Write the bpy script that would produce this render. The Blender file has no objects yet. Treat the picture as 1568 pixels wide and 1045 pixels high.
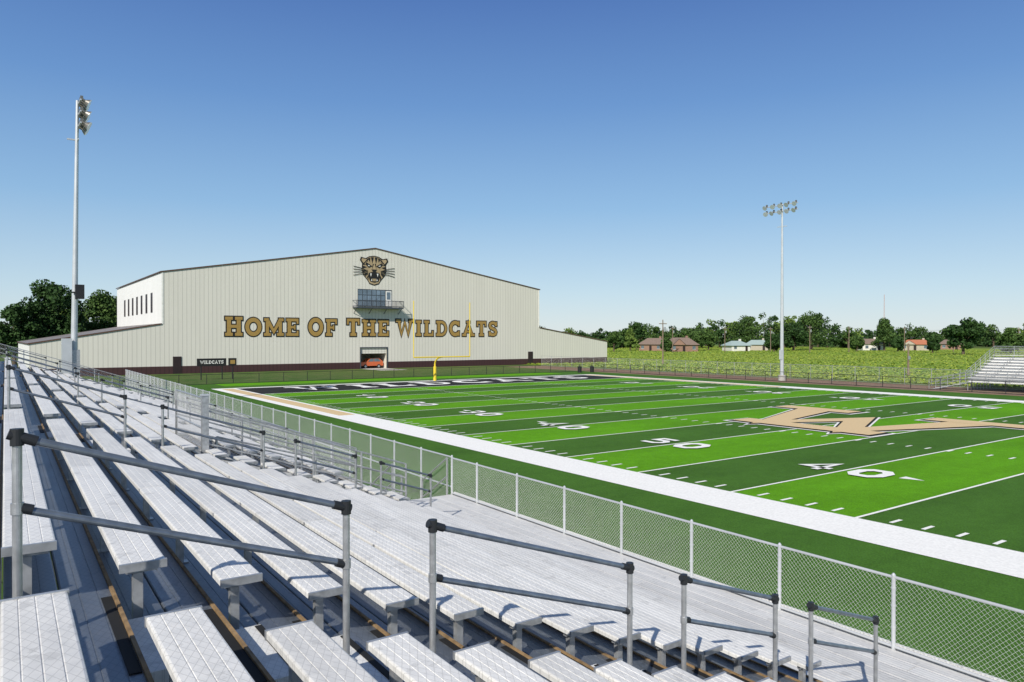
import bpy, bmesh, math, random
from mathutils import Vector, Matrix
import numpy as np
random.seed(7); rng=np.random.default_rng(7)
sc=bpy.context.scene
sc.view_settings.view_transform='Standard'; sc.view_settings.look='None'; sc.view_settings.exposure=0
EYE=5.47; YAW=35.46
# ---------------------------------------------------------------- materials
def newmat(name):
    m=bpy.data.materials.new(name); m.use_nodes=True
    nt=m.node_tree; b=nt.nodes['Principled BSDF']; return m,nt,b
def mat(name,col,rough=.6,metal=0.,var=.12,scale=3.,bump=0.,bscale=40.,spec=.4):
    m,nt,b=newmat(name); N=nt.nodes.new; L=nt.links.new
    tc=N('ShaderNodeTexCoord'); no=N('ShaderNodeTexNoise'); no.inputs['Scale'].default_value=scale
    no.inputs['Detail'].default_value=6
    L(tc.outputs['Object'],no.inputs['Vector'])
    r=N('ShaderNodeValToRGB'); r.color_ramp.elements[0].position=.3; r.color_ramp.elements[1].position=.7
    r.color_ramp.elements[0].color=[c*(1-var) for c in col]+[1]; r.color_ramp.elements[1].color=[min(1,c*(1+var)) for c in col]+[1]
    L(no.outputs['Fac'],r.inputs['Fac']); L(r.outputs['Color'],b.inputs['Base Color'])
    b.inputs['Roughness'].default_value=rough; b.inputs['Metallic'].default_value=metal
    b.inputs['Specular IOR Level'].default_value=spec
    if bump>0:
        n2=N('ShaderNodeTexNoise'); n2.inputs['Scale'].default_value=bscale; n2.inputs['Detail'].default_value=4
        L(tc.outputs['Object'],n2.inputs['Vector'])
        bp=N('ShaderNodeBump'); bp.inputs['Strength'].default_value=bump; bp.inputs['Distance'].default_value=.02
        L(n2.outputs['Fac'],bp.inputs['Height']); L(bp.outputs['Normal'],b.inputs['Normal'])
    return m
def mathn(nt,op,a,b=None,clamp=False):
    n=nt.nodes.new('ShaderNodeMath'); n.operation=op; n.use_clamp=clamp
    for i,v in enumerate((a,b)):
        if v is None: continue
        if isinstance(v,(int,float)): n.inputs[i].default_value=v
        else: nt.links.new(v,n.inputs[i])
    return n.outputs[0]
def mixc(nt,f,c1,c2,mode='MIX'):
    n=nt.nodes.new('ShaderNodeMix'); n.data_type='RGBA'; n.blend_type=mode
    for s,v in ((n.inputs[0],f),(n.inputs[6],c1),(n.inputs[7],c2)):
        if isinstance(v,(int,float)): s.default_value=v
        elif isinstance(v,(tuple,list)): s.default_value=list(v)+[1]*(4-len(v))
        else: nt.links.new(v,s)
    return n.outputs[2]
def noise(nt,vec,scale,detail=4):
    n=nt.nodes.new('ShaderNodeTexNoise'); n.inputs['Scale'].default_value=scale; n.inputs['Detail'].default_value=detail
    nt.links.new(vec,n.inputs['Vector']); return n.outputs['Fac']
def stretch(nt,vec,s):
    n=nt.nodes.new('ShaderNodeMapping'); n.inputs['Scale'].default_value=s; nt.links.new(vec,n.inputs['Vector']); return n.outputs[0]
Y50=25.7
def turf_mat():
    m,nt,b=newmat('turf'); N=nt.nodes.new; L=nt.links.new
    tc=N('ShaderNodeTexCoord'); sx=N('ShaderNodeSeparateXYZ'); L(tc.outputs['Object'],sx.inputs[0])
    y=sx.outputs['Y']; x=sx.outputs['X']
    k=mathn(nt,'FLOOR',mathn(nt,'DIVIDE',mathn(nt,'SUBTRACT',y,Y50-45.72-4.572*8),4.572))
    s=mathn(nt,'MODULO',k,2)
    inx=mathn(nt,'MULTIPLY',mathn(nt,'GREATER_THAN',x,21.3),mathn(nt,'LESS_THAN',x,70.08))
    s=mathn(nt,'MULTIPLY',s,inx)
    f1=noise(nt,stretch(nt,tc.outputs['Object'],(.25,1.2,1)),.6); f2=noise(nt,tc.outputs['Object'],22,8); f3=noise(nt,tc.outputs['Object'],2.2,4)
    f4=noise(nt,tc.outputs['Object'],.18,3)
    col=mixc(nt,s,(.060,.150,.020),(.108,.310,.008))
    sh=mathn(nt,'ADD',mathn(nt,'MULTIPLY',f1,.40),mathn(nt,'MULTIPLY',f2,1.3))
    sh=mathn(nt,'ADD',sh,mathn(nt,'MULTIPLY',f3,.35)); sh=mathn(nt,'ADD',sh,mathn(nt,'MULTIPLY',f4,.45))
    sh=mathn(nt,'ADD',sh,-.24)
    cc=N('ShaderNodeCombineXYZ')
    for i in range(3): L(sh,cc.inputs[i])
    col=mixc(nt,1.,col,cc.outputs[0],'MULTIPLY')
    L(col,b.inputs['Base Color']); b.inputs['Roughness'].default_value=.85; b.inputs['Specular IOR Level'].default_value=.08
    bp=N('ShaderNodeBump'); bp.inputs['Strength'].default_value=.7; bp.inputs['Distance'].default_value=.03
    L(noise(nt,tc.outputs['Object'],60,3),bp.inputs['Height']); L(bp.outputs['Normal'],b.inputs['Normal'])
    return m
def ribbed_mat(name,col,axis,pitch=.62,dark=.80,rough=.5):
    m,nt,b=newmat(name); N=nt.nodes.new; L=nt.links.new
    tc=N('ShaderNodeTexCoord'); sx=N('ShaderNodeSeparateXYZ'); L(tc.outputs['Object'],sx.inputs[0])
    u=mathn(nt,'FRACT',mathn(nt,'DIVIDE',sx.outputs[axis],pitch))
    rib=mathn(nt,'LESS_THAN',u,.22)
    st=mathn(nt,'ABSOLUTE',mathn(nt,'SUBTRACT',u,.11)); ribh=mathn(nt,'SUBTRACT',1,mathn(nt,'MULTIPLY',st,7),clamp=True)
    pan=mathn(nt,'FRACT',mathn(nt,'MULTIPLY',mathn(nt,'SINE',mathn(nt,'FLOOR',mathn(nt,'DIVIDE',sx.outputs[axis],pitch*3))),43.7))
    f=noise(nt,stretch(nt,tc.outputs['Object'],(1.5,1.5,.25)),.5)
    f=mathn(nt,'ADD',mathn(nt,'MULTIPLY',f,.8),mathn(nt,'MULTIPLY',pan,.2))
    c1=mixc(nt,f,[c*.91 for c in col],[c*1.06 for c in col])
    c2=mixc(nt,rib,c1,[c*dark for c in col])
    L(c2,b.inputs['Base Color']); b.inputs['Roughness'].default_value=rough
    bp=N('ShaderNodeBump'); bp.inputs['Strength'].default_value=.35; bp.inputs['Distance'].default_value=.03
    L(ribh,bp.inputs['Height']); L(bp.outputs['Normal'],b.inputs['Normal'])
    return m
def alum_mat(name,col,metal,rough,tread,lo=.78):
    m,nt,b=newmat(name); N=nt.nodes.new; L=nt.links.new
    tc=N('ShaderNodeTexCoord'); sx=N('ShaderNodeSeparateXYZ'); L(tc.outputs['Object'],sx.inputs[0])
    x=sx.outputs['X']; y=sx.outputs['Y']
    a=mathn(nt,'SINE',mathn(nt,'MULTIPLY',mathn(nt,'ADD',x,mathn(nt,'MULTIPLY',y,.5)),2*math.pi/.05))
    c=mathn(nt,'SINE',mathn(nt,'MULTIPLY',mathn(nt,'SUBTRACT',x,mathn(nt,'MULTIPLY',y,.5)),2*math.pi/.05))
    mx=mathn(nt,'MAXIMUM',a,c); li=mathn(nt,'GREATER_THAN',mx,.95)
    f=noise(nt,stretch(nt,tc.outputs['Object'],(3,.7,1)),1.6,6); f2=noise(nt,tc.outputs['Object'],16,6)
    g=N('ShaderNodeNewGeometry')
    v=mathn(nt,'ADD',mathn(nt,'MULTIPLY',f,.5),mathn(nt,'MULTIPLY',f2,.35)); v=mathn(nt,'ADD',v,mathn(nt,'MULTIPLY',g.outputs['Random Per Island'],.18))
    r=N('ShaderNodeValToRGB'); r.color_ramp.elements[0].position=.36; r.color_ramp.elements[1].position=.64
    r.color_ramp.elements[0].color=[q*lo for q in col]+[1]; r.color_ramp.elements[1].color=list(col)+[1]
    L(v,r.inputs['Fac'])
    st=noise(nt,tc.outputs['Object'],4.5,8); stn=mathn(nt,'MULTIPLY',mathn(nt,'GREATER_THAN',st,.64),.25)
    c0=mixc(nt,stn,r.outputs['Color'],[q*.4 for q in col])
    co=mixc(nt,mathn(nt,'MULTIPLY',li,tread),c0,[q*.5 for q in col])
    L(co,b.inputs['Base Color']); b.inputs['Metallic'].default_value=metal
    rr=mathn(nt,'ADD',mathn(nt,'MULTIPLY',f2,.3),rough-.12); L(rr,b.inputs['Roughness'])
    bp=N('ShaderNodeBump'); bp.inputs['Strength'].default_value=.3; bp.inputs['Distance'].default_value=.002
    L(li,bp.inputs['Height']); L(bp.outputs['Normal'],b.inputs['Normal'])
    return m
def leaf_mat(name,c1,c2):
    m,nt,b=newmat(name); N=nt.nodes.new; L=nt.links.new
    g=N('ShaderNodeNewGeometry'); tc=N('ShaderNodeTexCoord')
    f=noise(nt,tc.outputs['Object'],.35,3)
    v=mathn(nt,'ADD',mathn(nt,'MULTIPLY',g.outputs['Random Per Island'],.5),mathn(nt,'MULTIPLY',f,.6))
    r=N('ShaderNodeValToRGB'); r.color_ramp.elements[0].position=.25; r.color_ramp.elements[1].position=.85
    r.color_ramp.elements[0].color=list(c1)+[1]; r.color_ramp.elements[1].color=list(c2)+[1]
    L(v,r.inputs['Fac']); L(r.outputs['Color'],b.inputs['Base Color'])
    b.inputs['Roughness'].default_value=.7; b.inputs['Specular IOR Level'].default_value=.2
    return m
def ground_mat(name,c1,c2,c3,s1=.02,s2=.6):
    m,nt,b=newmat(name); N=nt.nodes.new; L=nt.links.new
    tc=N('ShaderNodeTexCoord')
    a=noise(nt,tc.outputs['Object'],s1,5); c=noise(nt,tc.outputs['Object'],s2,6)
    r=N('ShaderNodeValToRGB'); r.color_ramp.elements[0].position=.42; r.color_ramp.elements[1].position=.6
    L(a,r.inputs['Fac']); k=mixc(nt,r.outputs['Color'],c1,c2)
    r2=N('ShaderNodeValToRGB'); r2.color_ramp.elements[0].position=.45; r2.color_ramp.elements[1].position=.75
    L(c,r2.inputs['Fac']); k=mixc(nt,r2.outputs['Color'],k,c3)
    L(k,b.inputs['Base Color']); b.inputs['Roughness'].default_value=.95; b.inputs['Specular IOR Level'].default_value=.1
    return m
M={}
M['turf']=turf_mat()
M['white']=mat('field_white_paint',(.86,.85,.82),.85,var=.09,scale=14,bump=.3,bscale=60)
M['gold']=mat('field_gold_paint',(.66,.49,.27),.85,var=.10,scale=12,bump=.3,bscale=60)
M['black']=mat('field_black_paint',(.024,.025,.024),.85,var=.25,scale=6,spec=.15)
M['wall']=ribbed_mat('ribbed_wall',(.67,.645,.575),0,dark=.84)
M['sidewall']=ribbed_mat('ribbed_side_wall',(.84,.83,.80),1,dark=.9)
M['roof']=ribbed_mat('ribbed_roof',(.24,.21,.19),1)
M['trim']=mat('brown_trim',(.10,.055,.04),.5)
M['wains']=ribbed_mat('wainscot',(.055,.022,.022),0,dark=.7)
M['door']=mat('dark_door',(.03,.018,.018),.4)
M['glass']=mat('window_glass',(.16,.21,.26),.08,metal=.3,var=.3,scale=1,spec=.8)
M['darksteel']=mat('dark_steel',(.09,.10,.115),.4,metal=.5)
M['lgold']=mat('letter_gold',(.34,.215,.06),.6,var=.04)
M['emblem']=mat('emblem_tan',(.38,.29,.17),.6,var=.15,scale=1.5)
M['lblack']=mat('letter_black',(.015,.015,.015),.6)
M['lwhite']=mat('letter_white',(.75,.74,.70),.6)
M['seat']=alum_mat('seat_aluminium',(.82,.81,.785),.10,.45,.42,.78)
M['deck']=alum_mat('deck_aluminium',(.25,.28,.325),.7,.42,.40,.6)
M['walk']=alum_mat('walkway_aluminium',(.74,.73,.71),.2,.45,.25,.78)
M['tan']=mat('brown_edge_strip',(.26,.17,.085),.7,var=.35,scale=12)
M['steel']=mat('galvanised_pipe',(.46,.47,.48),.38,metal=.6,var=.2,scale=14)
M['railb']=mat('handrail_pipe',(.20,.235,.28),.3,metal=.6,var=.2,scale=12)
M['fit']=mat('rail_fitting_black',(.02,.022,.025),.45)
M['blackstrip']=mat('black_grip_strip',(.012,.012,.012),.8)
M['wire']=mat('chain_link_wire',(.66,.66,.65),.4,metal=.3,var=.05)
M['bfence']=mat('black_vinyl_fence',(.018,.018,.02),.5)
M['pole']=mat('light_pole_steel',(.55,.57,.59),.4,metal=.3,var=.08,scale=1)
M['lamp']=mat('lamp_housing',(.20,.19,.17),.4,metal=.5)
M['lampglass']=mat('lamp_glass',(.42,.46,.48),.1,var=.1,spec=.9)
M['yellow']=mat('goalpost_yellow',(.74,.55,.04),.4,var=.05)
M['concrete']=mat('concrete',(.46,.44,.41),.9,var=.15,scale=1.2,bump=.3)
M['ground']=ground_mat('grass_ground',(.06,.12,.025),(.10,.15,.035),(.14,.15,.06))
M['crop']=ground_mat('crop_field',(.15,.26,.03),(.22,.31,.045),(.30,.32,.06),.012,.5)
M['dirt']=ground_mat('dirt_strip',(.25,.16,.115),(.30,.21,.15),(.17,.13,.09),.1,1.2)
M['bark']=mat('bark',(.10,.075,.05),.9,var=.3,scale=2,bump=.5,bscale=8)
M['leafd']=leaf_mat('leaves_dark',(.012,.034,.009),(.05,.105,.026))
M['leafm']=leaf_mat('leaves_mid',(.020,.052,.013),(.09,.155,.035))
M['leafl']=leaf_mat('leaves_light',(.05,.095,.02),(.17,.25,.05))
M['cropleaf']=leaf_mat('crop_leaves',(.14,.25,.03),(.38,.42,.06))
M['brick']=mat('house_brick',(.28,.17,.125),.9,var=.2,scale=4)
M['houseW']=mat('house_siding_white',(.66,.64,.60),.8)
M['houseT']=mat('house_siding_tan',(.42,.37,.30),.8)
M['roofB']=mat('shingle_brown',(.21,.155,.125),.9,var=.2,scale=3)
M['roofG']=mat('metal_roof_pale',(.34,.43,.41),.5,var=.08)
M['roofR']=mat('shingle_red',(.46,.17,.09),.9,var=.15,scale=3)
M['wood']=mat('pole_wood',(.20,.15,.11),.9,var=.25,scale=4)
M['car']=mat('car_paint_orange',(.55,.12,.04),.25,var=.03,spec=.8)
M['rubber']=mat('tyre_rubber',(.02,.02,.02),.8)
M['insul']=mat('interior_wall',(.60,.58,.50),.9)
# ---------------------------------------------------------------- builder
class B:
    def __init__(s,name): s.n=name; s.v=[]; s.f=[]; s.m=[]; s.slots=[]
    def mi(s,k):
        if k not in s.slots: s.slots.append(k)
        return s.slots.index(k)
    def poly(s,pts,k):
        i=len(s.v); s.v.extend([tuple(p) for p in pts]); s.f.append(tuple(range(i,i+len(pts)))); s.m.append(s.mi(k))
    def mesh(s,vs,fs,k):
        i=len(s.v); s.v.extend([tuple(p) for p in vs]); q=s.mi(k)
        for f in fs: s.f.append(tuple(i+j for j in f)); s.m.append(q)
    def box(s,a,b,k):
        x0,y0,z0=a; x1,y1,z1=b
        vs=[(x0,y0,z0),(x1,y0,z0),(x1,y1,z0),(x0,y1,z0),(x0,y0,z1),(x1,y0,z1),(x1,y1,z1),(x0,y1,z1)]
        s.mesh(vs,[(3,2,1,0),(4,5,6,7),(0,1,5,4),(1,2,6,5),(2,3,7,6),(3,0,4,7)],k)
    def tube(s,p,q,r,k,n=8,r2=None,caps=True):
        p=Vector(p); q=Vector(q); d=(q-p).normalized(); r2=r if r2 is None else r2
        u=d.cross(Vector((0,0,1))) if abs(d.z)<.95 else d.cross(Vector((1,0,0)))
        u.normalize(); w=d.cross(u); vs=[]
        for c,rr in ((p,r),(q,r2)):
            for i in range(n):
                a=2*math.pi*(i+.5)/n; vs.append(c+u*math.cos(a)*rr+w*math.sin(a)*rr)
        fs=[(i,(i+1)%n,n+(i+1)%n,n+i) for i in range(n)]
        if caps: fs+=[tuple(range(n-1,-1,-1)),tuple(range(n,2*n))]
        s.mesh(vs,fs,k)
    def path(s,pts,r,k,n=8):
        for a,b in zip(pts[:-1],pts[1:]): s.tube(a,b,r,k,n)
    def extrY(s,prof,y0,y1,k):
        n=len(prof); vs=[(x,y0,z) for x,z in prof]+[(x,y1,z) for x,z in prof]
        fs=[(i,(i+1)%n,n+(i+1)%n,n+i) for i in range(n)]+[tuple(range(n-1,-1,-1)),tuple(range(n,2*n))]
        s.mesh(vs,fs,k)
    def build(s,smooth=False,rotz=0,parent=None,loc=(0,0,0)):
        me=bpy.data.meshes.new(s.n); me.from_pydata(s.v,[],s.f)
        for k in s.slots: me.materials.append(M[k])
        me.polygons.foreach_set('material_index',s.m)
        if smooth: me.polygons.foreach_set('use_smooth',[True]*len(me.polygons))
        me.update(); o=bpy.data.objects.new(s.n,me); sc.collection.objects.link(o)
        o.rotation_euler[2]=rotz; o.location=loc
        if parent: o.parent=parent
        return o
# ---------------------------------------------------------------- strokes and letters
def strip(pts,t,closed=False,ext=0.):
    P=[Vector(p) for p in pts]; n=len(P)
    if ext and not closed:
        P[0]=P[0]+(P[0]-P[1]).normalized()*ext; P[-1]=P[-1]+(P[-1]-P[-2]).normalized()*ext
    Lp=[];Rp=[]
    for i in range(n):
        if closed: a=P[(i-1)%n]; c=P[(i+1)%n]
        else: a=P[i-1] if i>0 else None; c=P[i+1] if i<n-1 else None
        d1=(P[i]-a).normalized() if a is not None else None; d2=(c-P[i]).normalized() if c is not None else None
        if d1 is None: d1=d2
        if d2 is None: d2=d1
        n1=Vector((-d1.y,d1.x)); n2=Vector((-d2.y,d2.x)); mm=(n1+n2)
        if mm.length<1e-3: mm=n1.copy()
        mm.normalize(); k=1/max(.62,mm.dot(n1)); Lp.append(P[i]+mm*t/2*k); Rp.append(P[i]-mm*t/2*k)
    q=[]
    for i in range(n if closed else n-1):
        j=(i+1)%n; q.append((Rp[i],Rp[j],Lp[j],Lp[i]))
    return q
S_,T_=.23,.16
def ell(cx,cy,rx,ry,a0,a1,n=20):
    return [(cx+rx*math.cos(math.radians(a0+(a1-a0)*i/n)),cy+ry*math.sin(math.radians(a0+(a1-a0)*i/n))) for i in range(n+1)]
def serif(x,y,w=.21): yy=T_/2 if y==0 else 1-T_/2; return ([(x-w,yy),(x+w,yy)],T_,False)
def letter(c):
    if c=='H': return .98,[([(.22,0),(.22,1)],S_,False),([(.76,0),(.76,1)],S_,False),([(.22,.5),(.76,.5)],T_,False),serif(.22,0),serif(.22,1),serif(.76,0),serif(.76,1)]
    if c=='O': return .98,[(ell(.49,.5,.37,.40,0,360,28)[:-1],S_,True)]
    if c=='0': return .8,[([(.11,.3),(.11,.7),(.25,.9),(.55,.9),(.69,.7),(.69,.3),(.55,.1),(.25,.1)],S_,True)]
    if c=='M': return 1.2,[([(.2,0),(.2,1)],.2,False),([(1.0,0),(1.0,1)],.2,False),([(.2,.92),(.6,.25),(1.0,.92)],.2,False),serif(.2,0),serif(1.0,0),serif(.14,1,.14),serif(1.06,1,.14)]
    if c=='E': return .86,[([(.22,0),(.22,1)],S_,False),([(.03,.92),(.8,.92)],T_,False),([(.03,.08),(.8,.08)],T_,False),([(.22,.5),(.6,.5)],.13,False),([(.74,1),(.74,.7)],.12,False),([(.74,0),(.74,.3)],.12,False),([(.56,.36),(.56,.64)],.1,False)]
    if c=='F': return .84,[([(.22,0),(.22,1)],S_,False),([(.03,.92),(.8,.92)],T_,False),serif(.24,0,.22),([(.22,.5),(.6,.5)],.13,False),([(.74,1),(.74,.7)],.12,False),([(.56,.36),(.56,.64)],.1,False)]
    if c=='T': return .92,[([(.46,0),(.46,1)],S_,False),([(.04,.92),(.88,.92)],T_,False),([(.1,1),(.1,.66)],.12,False),([(.82,1),(.82,.66)],.12,False),serif(.46,0,.2)]
    if c=='W': return 1.3,[([(.2,.98),(.4,.09),(.65,.86),(.9,.09),(1.10,.98)],.19,False),serif(.18,1,.18),serif(1.12,1,.18)]
    if c=='I': return .5,[([(.25,0),(.25,1)],S_,False),serif(.25,0,.21),serif(.25,1,.21)]
    if c=='L': return .84,[([(.24,0),(.24,1)],S_,False),([(.03,.08),(.78,.08)],T_,False),([(.72,0),(.72,.34)],.12,False),serif(.24,1,.21)]
    if c=='D': return .96,[([(.24,0),(.24,1)],S_,False),([(.03,.915),(.45,.915)]+ell(.45,.5,.37,.415,90,-90,14)[1:-1]+[(.45,.085),(.03,.085)],.17,False)]
    if c=='C': return .94,[(ell(.5,.5,.38,.40,48,312,20),S_,False),([(.8,.98),(.8,.66)],.12,False),([(.8,.02),(.8,.34)],.12,False)]
    if c=='A': return 1.08,[([(.2,.03),(.54,.90),(.88,.03)],.2,False),([(.3,.30),(.78,.30)],.13,False),serif(.18,0,.17),serif(.9,0,.17),([(.36,.94),(.68,.94)],.12,False)]
    if c=='S': return .84,[([(.72,.70),(.66,.84),(.50,.91),(.34,.91),(.19,.84),(.14,.72),(.20,.60),(.42,.51),(.64,.41),(.71,.28),(.65,.15),(.50,.09),(.32,.09),(.18,.16),(.12,.30)],.19,False),([(.74,.98),(.74,.68)],.1,False),([(.10,.02),(.10,.32)],.1,False)]
    if c=='1': return .5,[([(.25,0),(.25,1)],S_,False),([(.06,.1),(.44,.1)],.16,False)]
    if c=='2': return .8,[([(.1,.7),(.25,.9),(.55,.9),(.69,.75),(.69,.6),(.12,.1),(.75,.1)],.19,False)]
    if c=='3': return .8,[([(.1,.85),(.55,.9),(.68,.75),(.68,.62),(.52,.5),(.3,.5)],.19,False),([(.5,.5),(.68,.38),(.68,.25),(.55,.1),(.1,.12)],.19,False)]
    if c=='4': return .8,[([(.55,0),(.55,1),(.1,.3),(.78,.3)],.18,False)]
    if c=='5': return .8,[([(.7,.9),(.18,.9),(.15,.58),(.55,.6),(.69,.45),(.69,.25),(.55,.1),(.1,.12)],.19,False)]
def text(b,s,W,H,fmap,fill,outline=None,o=.06,first=1.,gap=.06,dz=.006,z0=.01):
    adv=[]; x=0
    for i,c in enumerate(s):
        w,_=letter(c); k=first if i==0 else 1; adv.append(x); x+=w*k+gap
    tot=x-gap; sx=W/tot
    for pas in ((1,0) if outline else (0,)):
        for i,c in enumerate(s):
            w,st=letter(c); k=first if i==0 else 1
            for j,(pts,t,cl) in enumerate(st):
                tt=t+2*o if pas else t
                d=z0+(0 if pas else dz*10)+dz*(j)
                for q in strip([(p[0],p[1]) for p in pts],tt,cl,o if pas else 0):
                    b.poly([fmap((adv[i]+p.x*k)*sx,p.y*k*H,d) for p in q],outline if pas else fill)
# ================================================================= WORLD / LIGHT
SUNEL=math.radians(36); az=Vector((-0.83,-0.56,0)).normalized()
sund=Vector((az.x*math.cos(SUNEL),az.y*math.cos(SUNEL),math.sin(SUNEL)))
w=bpy.data.worlds.new('World'); sc.world=w; w.use_nodes=True
nt=w.node_tree; bg=nt.nodes['Background']; sky=nt.nodes.new('ShaderNodeTexSky'); sky.sky_type='NISHITA'
sky.sun_disc=False; sky.sun_elevation=SUNEL; sky.sun_rotation=math.atan2(az.x,az.y)
sky.air_density=1.0; sky.dust_density=.2; sky.ozone_density=3.0
tc=nt.nodes.new('ShaderNodeTexCoord'); sx=nt.nodes.new('ShaderNodeSeparateXYZ'); nt.links.new(tc.outputs['Generated'],sx.inputs[0])
rp=nt.nodes.new('ShaderNodeValToRGB'); nt.links.new(sx.outputs['Z'],rp.inputs['Fac']); cr=rp.color_ramp
stops=[(0,(.68,.77,.82)),(.06,(.54,.71,.84)),(.17,(.29,.51,.78)),(.30,(.145,.315,.65)),(.42,(.08,.19,.51)),(.60,(.10,.15,.29)),(1,(.12,.15,.23))]
cr.elements[0].position=0; cr.elements[0].color=(*stops[0][1],1); cr.elements[1].position=1; cr.elements[1].color=(*stops[-1][1],1)
for p,c in stops[1:-1]:
    e=cr.elements.new(p); e.color=(*c,1)
sc10=mixc(nt,1.,rp.outputs['Color'],(10,10,10),'MULTIPLY')
skyc=mixc(nt,.80,sky.outputs[0],sc10)
nt.links.new(skyc,bg.inputs[0]); bg.inputs[1].default_value=.10
sl=bpy.data.lights.new('sun','SUN'); sl.energy=5.0; sl.angle=math.radians(.5); sl.color=(1,.95,.86)
so=bpy.data.objects.new('sun',sl); sc.collection.objects.link(so); so.rotation_euler=(-sund).to_track_quat('-Z','Y').to_euler()
cd=bpy.data.cameras.new('camera'); cam=bpy.data.objects.new('camera',cd); sc.collection.objects.link(cam); sc.camera=cam
cd.sensor_width=36; cd.lens=36*1122/1568; cd.clip_start=.05; cd.clip_end=6000
cam.location=(0,0,EYE); cam.rotation_euler=(math.radians(90-.28),0,math.radians(-YAW))
# ================================================================= GROUND
b=B('ground'); b.poly([(-3500,-3500,-.02),(3500,-3500,-.02),(3500,3500,-.02),(-3500,3500,-.02)],'ground'); b.build()
XN,XF=21.3,70.07; XC=(XN+XF)/2
b=B('crop_field_ground'); b.poly([(87,-400,0),(400,-400,0),(400,600,0),(87,600,0)],'crop'); b.build()
b=B('dirt_path'); b.poly([(78.2,-60,.0),(86.6,-60,.0),(86.6,112,.0),(78.2,112,.0)],'dirt')
b.poly([(-5,91,0),(78.2,91,0),(78.2,118.9,0),(-5,118.9,0)],'ground'); b.build()
b=B('concrete_path'); b.poly([(4,-30,.0),(11.2,-30,.0),(11.2,96,.0),(4,96,.0)],'concrete'); b.build()
b=B('football_field')
b.poly([(11.2,-40,.012),(78,-40,.012),(78,91,.012),(11.2,91,.012)],'turf')
Z1,Z2=.024,.034
G1=Y50+45.72; G0=Y50-45.72
def rect(x0,x1,y0,y1,z,k): b.poly([(x0,y0,z),(x1,y0,z),(x1,y1,z),(x0,y1,z)],k)
for sx,xi,d in ((0,XN,-1),(1,XF,1)):
    yb0,yb1=Y50-22.86,Y50+22.86
    def R(a0,a1,y0,y1,k,z=Z1):
        xs=sorted((xi+d*a0,xi+d*a1)); rect(xs[0],xs[1],y0,y1,z,k)
    R(0,2.3,yb0,yb1,'white')
    for (y0,y1) in ((yb1,G1+9.14),(G0-9.14,yb0)):
        R(0,.3,y0,y1,'white'); R(.3,1.5,y0,y1,'gold'); R(1.5,2.3,y0,y1,'white')
rect(XN-2.3,XF+2.3,G1+9.144,G1+9.144+1.0,Z1,'white')
rect(XN,XF,G1+.1,G1+9.144,Z1,'black')
rect(XN,XF,G1-.1,G1+.1,Z1,'white')
for i in range(0,20):
    y=G1-4.572*(i+1)
    rect(XN,XF,y-.055,y+.055,Z1,'white')
hx=[XN+16.26,XF-16.26]
for i in range(1,100):
    y=G1-.9144*i
    if i%5==0: 
        for h in hx: rect(h-.3,h+.3,y-.055-.12,y-.056,Z1,'white')
        continue
    rect(XN+.25,XN+.86,y-.06,y+.06,Z1,'white'); rect(XF-.86,XF-.25,y-.06,y+.06,Z1,'white')
    for h in hx: rect(h-.3,h+.3,y-.06,y+.06,Z1,'white')
for i,num in enumerate(['10','20','30','40','50','40','30','20','10']):
    y=G1-9.144*(i+1)
    for side in (0,1):
        if side==0:
            f1=lambda u,v,d,y=y:(XN+6.35+v, y+.35+1.45-u, Z1+.004+d); f2=lambda u,v,d,y=y:(XN+6.35+v, y-.35-u, Z1+.004+d)
            tip=lambda s:[(XN+7.9,y+s*2.15,Z1),(XN+7.35,y+s*2.15,Z1),(XN+7.62,y+s*3.0,Z1)]
        else:
            f1=lambda u,v,d,y=y:(XF-6.35-v, y-.35-1.45+u, Z1+.004+d); f2=lambda u,v,d,y=y:(XF-6.35-v, y+.35+u, Z1+.004+d)
            tip=lambda s:[(XF-7.9,y+s*2.15,Z1),(XF-7.35,y+s*2.15,Z1),(XF-7.62,y+s*3.0,Z1)]
        text(b,num[0],1.45 if num[0]!='1' else .8,1.9,f1,'white',z0=0,dz=.003)
        text(b,num[1],1.45,1.9,f2,'white',z0=0,dz=.003)
        if num!='50': b.poly(tip(1 if i<4 else -1),'white')
text(b,'WILDCATS',40,5.2,lambda u,v,d:(XC-20+u,G1+2.0+v,Z1+.006+d),'white',z0=0,dz=.004,gap=.22)
def logo(k,o,z):
    pts=[([(.20,.93),(.44,.12),(.65,.60),(.86,.12),(1.10,.93)],.20),([(-.04,.93),(.44,.93)],.15),([(.86,.93),(1.34,.93)],.15),([(.28,.08),(1.02,.08)],.15)]
    for j,(p,t) in enumerate(pts):
        for q in strip(p,t+2*o,False,o):
            b.poly([(XC-6.3+v.y*12.2 , Y50+8.4-v.x*12.4, z+.004*j) for v in q],k)
logo('white',.035,Z1+.012); logo('black',.018,Z1+.036); logo('gold',0,Z1+.060)
b.build()
# ================================================================= FIELDHOUSE
WY=119.; XL,XR,XP=20.8,91.6,55.2; ZE,ZP=15.2,21.1; LX0,LX1=4.3,110.4; ZJ,ZO=7.5,4.6; BY=166.
root=bpy.data.objects.new('fieldhouse_building',None); sc.collection.objects.link(root)
b=B('walls')
def zt(x): return ZE+(ZP-ZE)*(x-XL)/(XP-XL) if x<XP else ZP-(ZP-ZE)*(x-XP)/(XR-XP)
WZ=1.15
ox0,ox1,oz=52.5,57.4,3.6
def wallpoly(pts,k='wall'): b.poly([(x,WY,z) for x,z in pts],k)
wallpoly([(XL,WZ),(ox0,WZ),(ox0,zt(ox0)),(XL,ZE)]); wallpoly([(ox0,oz),(ox1,oz),(ox1,zt(ox1)),(XP,ZP),(ox0,zt(ox0))]); wallpoly([(ox1,WZ),(XR,WZ),(XR,ZE),(ox1,zt(ox1))])
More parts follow.
